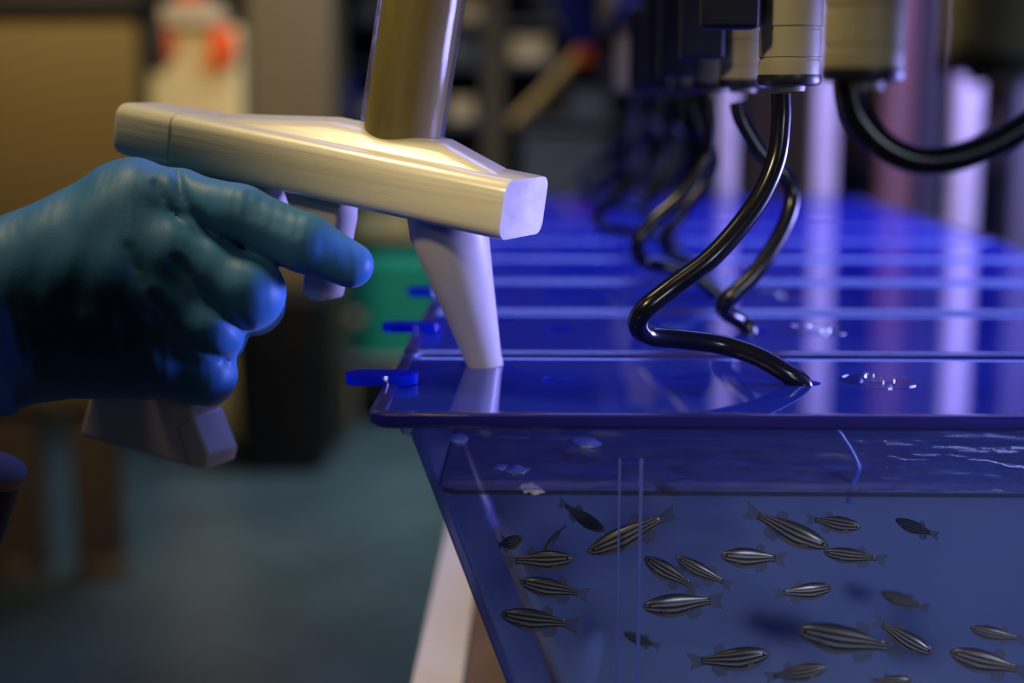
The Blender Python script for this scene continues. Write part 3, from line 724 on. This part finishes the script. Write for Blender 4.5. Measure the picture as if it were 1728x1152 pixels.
# pale food flakes floating on the water
def flake(px, py, r, label, seed):
    rnd = random.Random(seed); c = atZ(px, py, ZL + WZ); c.z = ZL + WZ + .0004
    bm = bmesh.new(); bmesh.ops.create_icosphere(bm, subdivisions=2, radius=1)
    for v_ in bm.verts:
        k_ = 1 + .5 * mnoise.noise(v_.co * 1.7 + Vector((seed, 0, 0)))
        v_.co = Vector((v_.co.x * r * k_ * 2.0, v_.co.y * r * k_ * 3.2, v_.co.z * r * .45 * k_))
    o = bm_obj('food_flake', bm, M['foam'], None, True); o.location = c
    tag(o, label, 'food flake', 'food flakes on the water')
for i, (px, py, r, lb) in enumerate([(770, 742, .0022, 'brightest pale food flake floating near the left end of the tank'), (872, 795, .0018, 'pale oval food flake on the water left of the wall ribs'),
                                     (845, 790, .0012, 'small food flake left of the pale oval one'), (893, 824, .0016, 'flat tan food flake close to the front water line'),
                                     (990, 748, .0022, 'pale streaky food flake near the dark smudged fish'), (905, 830, .0012, 'tiny food flake at the front water line')]):
    flake(px, py, r, lb, i + 3)

# ------------------------------------------------------------------ background
def bgbox(name, x0, y0, x1, y1, Y, depth, m, parent=None, bevel=.01):
    a = atY(x0, y1, Y); b = atY(x1, y0, Y)
    base = Vector(parent.location) if parent else Vector((0, 0, 0))
    # constant depth plane: use the left/right and top/bottom extents
    return box(name, Vector((a.x, Y, a.z)) - base, Vector((b.x, Y + depth, b.z)) - base, m, parent, bevel)
C = lambda n, c, r=.6, **k: mat(n, c, r, .35, **k)
bc = dict(tan=C('tan_laminate', (.16, .115, .043), nscale=2), cream=C('cream_paint', (.62, .50, .27), nscale=2), brownc=C('brown_laminate', (.115, .085, .05), nscale=2),
          dark=C('dark_plastic', (.010, .010, .012)), red=C('red_plastic', (.75, .09, .01)), orange=C('orange_plastic', (.75, .26, .05)), green=C('green_crate_plastic', (.0, .22, .17)),
          steel=C('grey_steel', (.22, .22, .26)), bluep=C('blue_plastic', (.03, .05, .30)), lilac=C('white_paint', (.80, .78, .86)), pink=C('pinkish_pvc', (.50, .28, .30)),
          beige=C('beige_plastic', (.5, .4, .28)), slate=C('slate_laminate', (.05, .06, .10)))
def floorz(e_y): return 0.0

# left tall cabinet standing on two legs
Y = 3.42
t = empty('tall_cabinet', (atY(100, 300, Y).x, Y, 0), 'tan laminate cabinet filling the left edge behind the glove', 'cabinet')
bgbox('carcass', -500, 24, 228, 690, Y, .14, bc['tan'], t)
bgbox('top_board', -520, -10, 236, 20, Y - .03, .20, bc['dark'], t)
for x0, x1 in ((-60, 52), (112, 185)):
    a = atY(x0, 700, Y); b = atY(x1, 700, Y)
    box('leg', (a.x - t.location.x, .02, 0), (b.x - t.location.x, .12, atY(0, 690, Y).z), bc['brownc'], t, .01)
    lathe('foot', ((a.x + b.x) / 2 - t.location.x + .02, .05, 0), [(.07, 0), (.07, .02), (.05, .05), (.03, .055)], bc['brownc'], t, 24)
# cream locker
Y = 4.9
t = empty('cream_locker', (atY(318, 300, Y).x, Y, 0), 'cream painted locker with a red knob and black latch', 'locker')
a = atY(240, 45, Y); b = atY(402, 45, Y); X0 = t.location.x
box('carcass', (a.x - X0, 0, 0.04), (b.x - X0, .5, a.z), bc['cream'], t, .01)
box('plinth', (a.x - X0 + .01, .03, 0), (b.x - X0 - .01, .48, .04), bc['dark'], t, .004)
def disc(nm, px, py, r, m, parent, Yd, sx_=1.0, th=.03, sz=1.0):
    c = atY(px, py, Yd) - Vector(parent.location)
    o = lathe(nm, (0, 0, 0), [(r * .8, -.0), (r, .006), (r, th), (r * .7, th + .008)], m, parent, 24, (0, -1, 0)); o.location = c; o.scale = (sx_, 1, sz); return o
disc('red_knob', 377, 78, .060, bc['red'], t, Y, .85, .04, 1.25)
disc('black_latch', 262, 72, .056, bc['dark'], t, Y - .01, .9, .04, 1.6)
disc('red_latch_ring', 280, 74, .052, bc['red'], t, Y - .004, .7, .02, 1.2)
disc('orange_sticker', 352, 110, .035, bc['orange'], t, Y, 1.2, .004, .7)
t = empty('wall_alarm', atY(318, 40, 4.85), 'red and cream alarm box on top of the cream locker', 'alarm box')
box('alarm_base', (-.10, 0, .0), (.12, .12, .08), bc['beige'], t, .01); box('red_lens', (-.05, .01, .08), (.05, .1, .16), bc['red'], t, .02)
t.location.z = a.z + .001
# brown locker beside it
Y = 5.0
t = empty('brown_locker', (atY(480, 300, Y).x, Y, 0), 'tall brown locker right of the cream one, above the gun', 'locker')
a = atY(408, -120, Y); b = atY(556, -120, Y)
box('carcass', (a.x - t.location.x, 0, 0.0), (b.x - t.location.x, .33, a.z), bc['brownc'], t, .01)
box('door', (a.x - t.location.x + .02, -.02, 0.08), (b.x - t.location.x - .02, 0, a.z - .03), bc['brownc'], t, .008)
# black bin on the floor
Y = 4.2
Y = 4.6; t = empty('black_bin', (atY(470, 700, Y).x, Y, 0), 'black waste bin on the floor right of the glove', 'bin')
a = atY(385, 500, Y); b = atY(548, 500, Y); hw = (b.x - a.x) / 2
v, f = loft([[Vector((x, y, 0)) for x, y in rrect(-hw * .82, hw * .82, 0, .3, .04)], [Vector((x, y, a.z)) for x, y in rrect(-hw, hw, -.03, .33, .05)], [Vector((x, y, a.z)) for x, y in rrect(-hw * .95, hw * .95, -.01, .31, .05)], [Vector((x, y, .02)) for x, y in rrect(-hw * .78, hw * .78, .02, .28, .04)]])
mesh_obj('bin_body', v, f, bc['dark'], t, True)
box('rim', (-hw - .006, -.036, a.z - .03), (hw + .006, -.028, a.z), bc['dark'], t, .003)
# bench with green crate
Y = 5.4
t = empty('low_bench', (atY(650, 600, Y).x, Y, 0), 'low dark bench carrying the green crate', 'bench')
bz = atY(650, 606, Y).z; a = atY(575, 600, Y); b = atY(900, 600, Y); X0 = t.location.x
box('bench_top', (a.x - X0, 0, bz - .03), (b.x - X0, .36, bz), bc['steel'], t, .005)
for q in (a.x - X0 + .01, b.x - X0 - .05):
    for y_ in (.02, .30): box('leg', (q, y_, 0), (q + .04, y_ + .04, bz - .03), bc['beige'], t, .004)
t = empty('green_crate', (atY(665, 600, Y).x, Y + .03, bz), 'teal green plastic drawer crate on the low bench', 'crate')
a = atY(578, 436, Y + .03); b = atY(800, 436, Y + .03); X0 = t.location.x; top = a.z - bz; lx0, lx1 = a.x - X0, b.x - X0
box('crate_body', (lx0 + .08, .01, 0), (lx1, .3, top), bc['green'], t, .01)
for i in range(4):
    z0 = top * (i + .12) / 4; box('drawer', (lx0 + .09, -.012, z0), (lx1 - .01, .01, z0 + top / 4 * .8), bc['green'], t, .008)
    box('side_rung', (lx0, .02, z0 + .02), (lx0 + .08, .28, z0 + top / 4 * .62), bc['beige'] if i % 2 else bc['green'], t, .01)
# shelf unit behind the reservoir tube
Y = 5.8
t = empty('shelf_unit', (atY(800, 300, Y).x, Y, 0), 'dark open shelf unit at the far wall behind the reservoir tube', 'shelf unit')
a = atY(560, -60, Y); b = atY(1120, -60, Y); X0 = t.location.x; tz = a.z
for px in (566, 815, 1118):
    c_ = atY(px, 300, Y).x - X0; box('upright', (c_, 0, 0), (c_ + .09 if px == 815 else c_ + .05, .45, tz), bc['slate'] if px != 815 else mat('dark_walnut', (.05, .036, .028), .7), t, .005)
box('back_panel', (a.x - X0, .45, 0.3), (b.x - X0, .47, tz), bc['slate'], t, .002)
levels = []
for py in (35, 105, 205, 395, 425):
    z = atY(700, py, Y).z; levels.append(z + .001); box('shelf_board', (a.x - X0, .02, z - .02), (b.x - X0, .44, z), bc['slate'] if py != 395 else bc['cream'], t, .003)
items = [
    ('storage_box', 608, 172, 642, 205, 'beige', 'pale beige box on the shelf left of the reservoir tube'),
    ('storage_box', 576, 130, 602, 204, 'bluep', 'dark blue box on the shelf left of the reservoir tube'),
    ('storage_box', 757, 165, 800, 203, 'beige', 'small pale box just right of the reservoir tube'),
    ('storage_box', 752, 60, 806, 104, 'slate', 'slate box on the shelf right of the reservoir tube, above the small pale box'),
    ('storage_box', 862, 62, 926, 104, 'beige', 'skin-coloured rounded box on the shelf right of the brown upright'),
    ('storage_box', 772, 4, 812, 34, 'beige', 'beige box on the top shelf near the reservoir tube'),
    ('storage_box', 600, 0, 640, 34, 'steel', 'grey box on the top shelf left of the reservoir tube'),
    ('storage_box', 960, 150, 1030, 204, 'slate', 'slate box right of the slanting rod'),
    ('storage_box', 880, 225, 1025, 395, 'slate', 'wide dark cabinet on the lower shelf behind the gun tip'),
    ('storage_box', 600, 360, 692, 394, 'cream', 'cream tray on the lower shelf under the gun'),
]
for nm, x0, y0, x1, y1, m, lb in items:
    Yi = Y + .06; a = atY(x0, y1, Yi); b = atY(x1, y0, Yi)
    zs = min(levels, key=lambda q: abs(q - a.z)); t = empty(nm, ((a.x + b.x) / 2, Yi, zs + .0005), lb, 'box', 'boxes on the far shelves')
    hw = (b.x - a.x) / 2; hh = b.z - a.z
    box('box_body', (-hw, 0, 0), (hw, .25, hh * .82), bc[m], t, .012); box('box_lid', (-hw - .004, -.006, hh * .82), (hw + .004, .256, hh), bc[m], t, .008)
# slanting rod, red clip, blue bag
Y = 3.4
r_ = tube('slanting_rod', [atY(868, 208, Y), atY(912, 165, Y), atY(955, 118, Y), atY(1040, 20, Y), atY(1120, -70, Y)], .017, bc['cream'], None, 14)
tag(r_, 'cream slanting rod behind the gun, right of the shelf upright', 'rod')
cl = bgbox('red_clip', 972, 76, 1006, 112, Y - .05, .04, bc['red'], None, .01); tag(cl, 'red clip on the slanting rod', 'clip')
Y = 3.2
c_ = atY(980, 60, Y); t = empty('blue_funnel', (c_.x, Y, c_.z), 'hanging translucent blue funnel above the slanting rod', 'funnel')
v, f = loft([ringpts((0, 0, z), r, 28) for r, z in ((.018, -.03), (.05, .0), (.105, .12), (.11, .20))], True); mesh_obj('funnel_cone', v, f, clear('blue_funnel_plastic', (.3, .4, 1), (.08, .12, .6), .7), t, True)
lathe('funnel_rim', (0, 0, .20), [(.112, 0), (.118, .004), (.118, .016), (.112, .02)], bc['bluep'], t, 28)
# dark blue sloping duct nearer to the rack
Y = 2.45
q = [atY(1030, 150, Y), atY(1140, -10, Y), atY(1300, -10, Y), atY(1300, -200, Y), atY(1080, -200, Y), atY(960, 130, Y)]
dk = poly_prism('sloping_duct', [atY(1040, 165, Y), atY(1180, 100, Y), atY(1330, -160, Y), atY(1180, -160, Y), atY(1010, 120, Y)], (0, .15, 0), bc['slate'], None, .01)
tag(dk, 'dark blue sloping duct behind the valve levers', 'duct')
# rack uprights, pipes at the far end of the row
def post(px0, px1, Y, m, label, nm='rack_post', cat='post', round_=False, top=2.6):
    a = atY(px0, 300, Y).x; b = atY(px1, 300, Y).x; t = empty(nm, ((a + b) / 2, Y, 0), label, cat, 'posts and pipes beyond the tank row')
    hw = (b - a) / 2
    if round_: lathe('pipe', (0, 0, .0), [(hw, 0), (hw, top)], bc[m], t, 28)
    else: box('post_body', (-hw, -hw, 0), (hw, hw, top), bc[m], t, .006)
    lathe('foot_plate', (0, 0, 0), [(hw * 1.6, 0), (hw * 1.6, .006), (hw * 1.1, .012)], bc['steel'], t, 20)
    lathe('pipe_collar', (0, 0, 1.62), [(hw * 1.05, 0), (hw * 1.2, .004), (hw * 1.2, .05), (hw * 1.05, .054)], bc[m], t, 24)
post(1598, 1652, 1.45, 'lilac', 'brightest lilac-lit white post right of the hose arc', round_=True)
post(1478, 1540, 1.7, 'pink', 'pinkish pipe seen inside the hose arc', 'drain_pipe', 'pipe', True)
post(1540, 1590, 1.9, 'steel', 'grey-lilac pipe between the pinkish pipe and the bright white post', 'drain_pipe', 'pipe', True)
post(1366, 1408, 1.6, 'lilac', 'violet post between the sharp port and the hose arc', round_=False)
post(1205, 1242, 1.5, 'lilac', 'pale post seen behind the second and third hoses', round_=True)
post(1248, 1360, 2.2, 'brownc', 'wide brown post behind the second hose', round_=False)
post(1700, 1760, 1.6, 'steel', 'dim violet post at the right edge', round_=False)
post(1060, 1085, 1.8, 'slate', 'dim blue post behind the blurred far hoses', round_=False)
# far right dark cabinet with small round jars
Y = 2.6
t = empty('dark_cabinet', (atY(1600, 300, Y).x, Y, 0), 'dark grey cabinet behind the pink and white posts', 'cabinet')
a = atY(1400, 260, Y); b = atY(2000, 260, Y); X0 = t.location.x
box('carcass', (a.x - X0, 0, 0), (b.x - X0, .5, a.z), bc['steel'] , t, .01)
for px in (1430, 1540, 1680):
    c_ = atY(px, 300, Y).x - X0; box('door', (c_, -.02, .1), (c_ + .17, 0, a.z - .03), bc['slate'], t, .005)
ctop = a.z
for i, (px, m) in enumerate(((1422, 'beige'), (1690, 'beige'), (1560, 'pink'))):
    c_ = atY(px, 250, Y + .08)
    j = empty('sample_jar', (c_.x, Y + .08, ctop), ['small tan jar left of the hose arc', 'small tan jar right of the bright white post', 'pink jar behind the bright white post'][i], 'jar', 'jars on the dark cabinet')
    lathe('jar_body', (0, 0, 0), [(.035, 0), (.038, .01), (.038, .07), (.03, .085)], bc[m], j, 24); lathe('jar_cap', (0, 0, .085), [(.032, 0), (.032, .02), (.028, .024)], bc['steel'], j, 24)
# small dark cup at the lower left edge
c_ = atD(-18, 815, .50)
t = empty('small_cup', c_, 'dark purple cup with a tan rim at the left edge, under the wrist', 'cup')
axc = Vector((.35, -.15, 1)).normalized()
lathe('cup_body', (0, 0, 0), [(.005, -.03), (.0085, -.028), (.0105, .004), (.0098, .004), (.007, -.024)], mat('purple_plastic', (.022, .010, .026), .5), t, 32, axc)
lathe('cup_rim', (0, 0, 0), [(.0090, .0030), (.0114, .0032), (.0114, .0070), (.0090, .0072)], mat('tan_rim', (.35, .22, .13), .5), t, 32, axc)
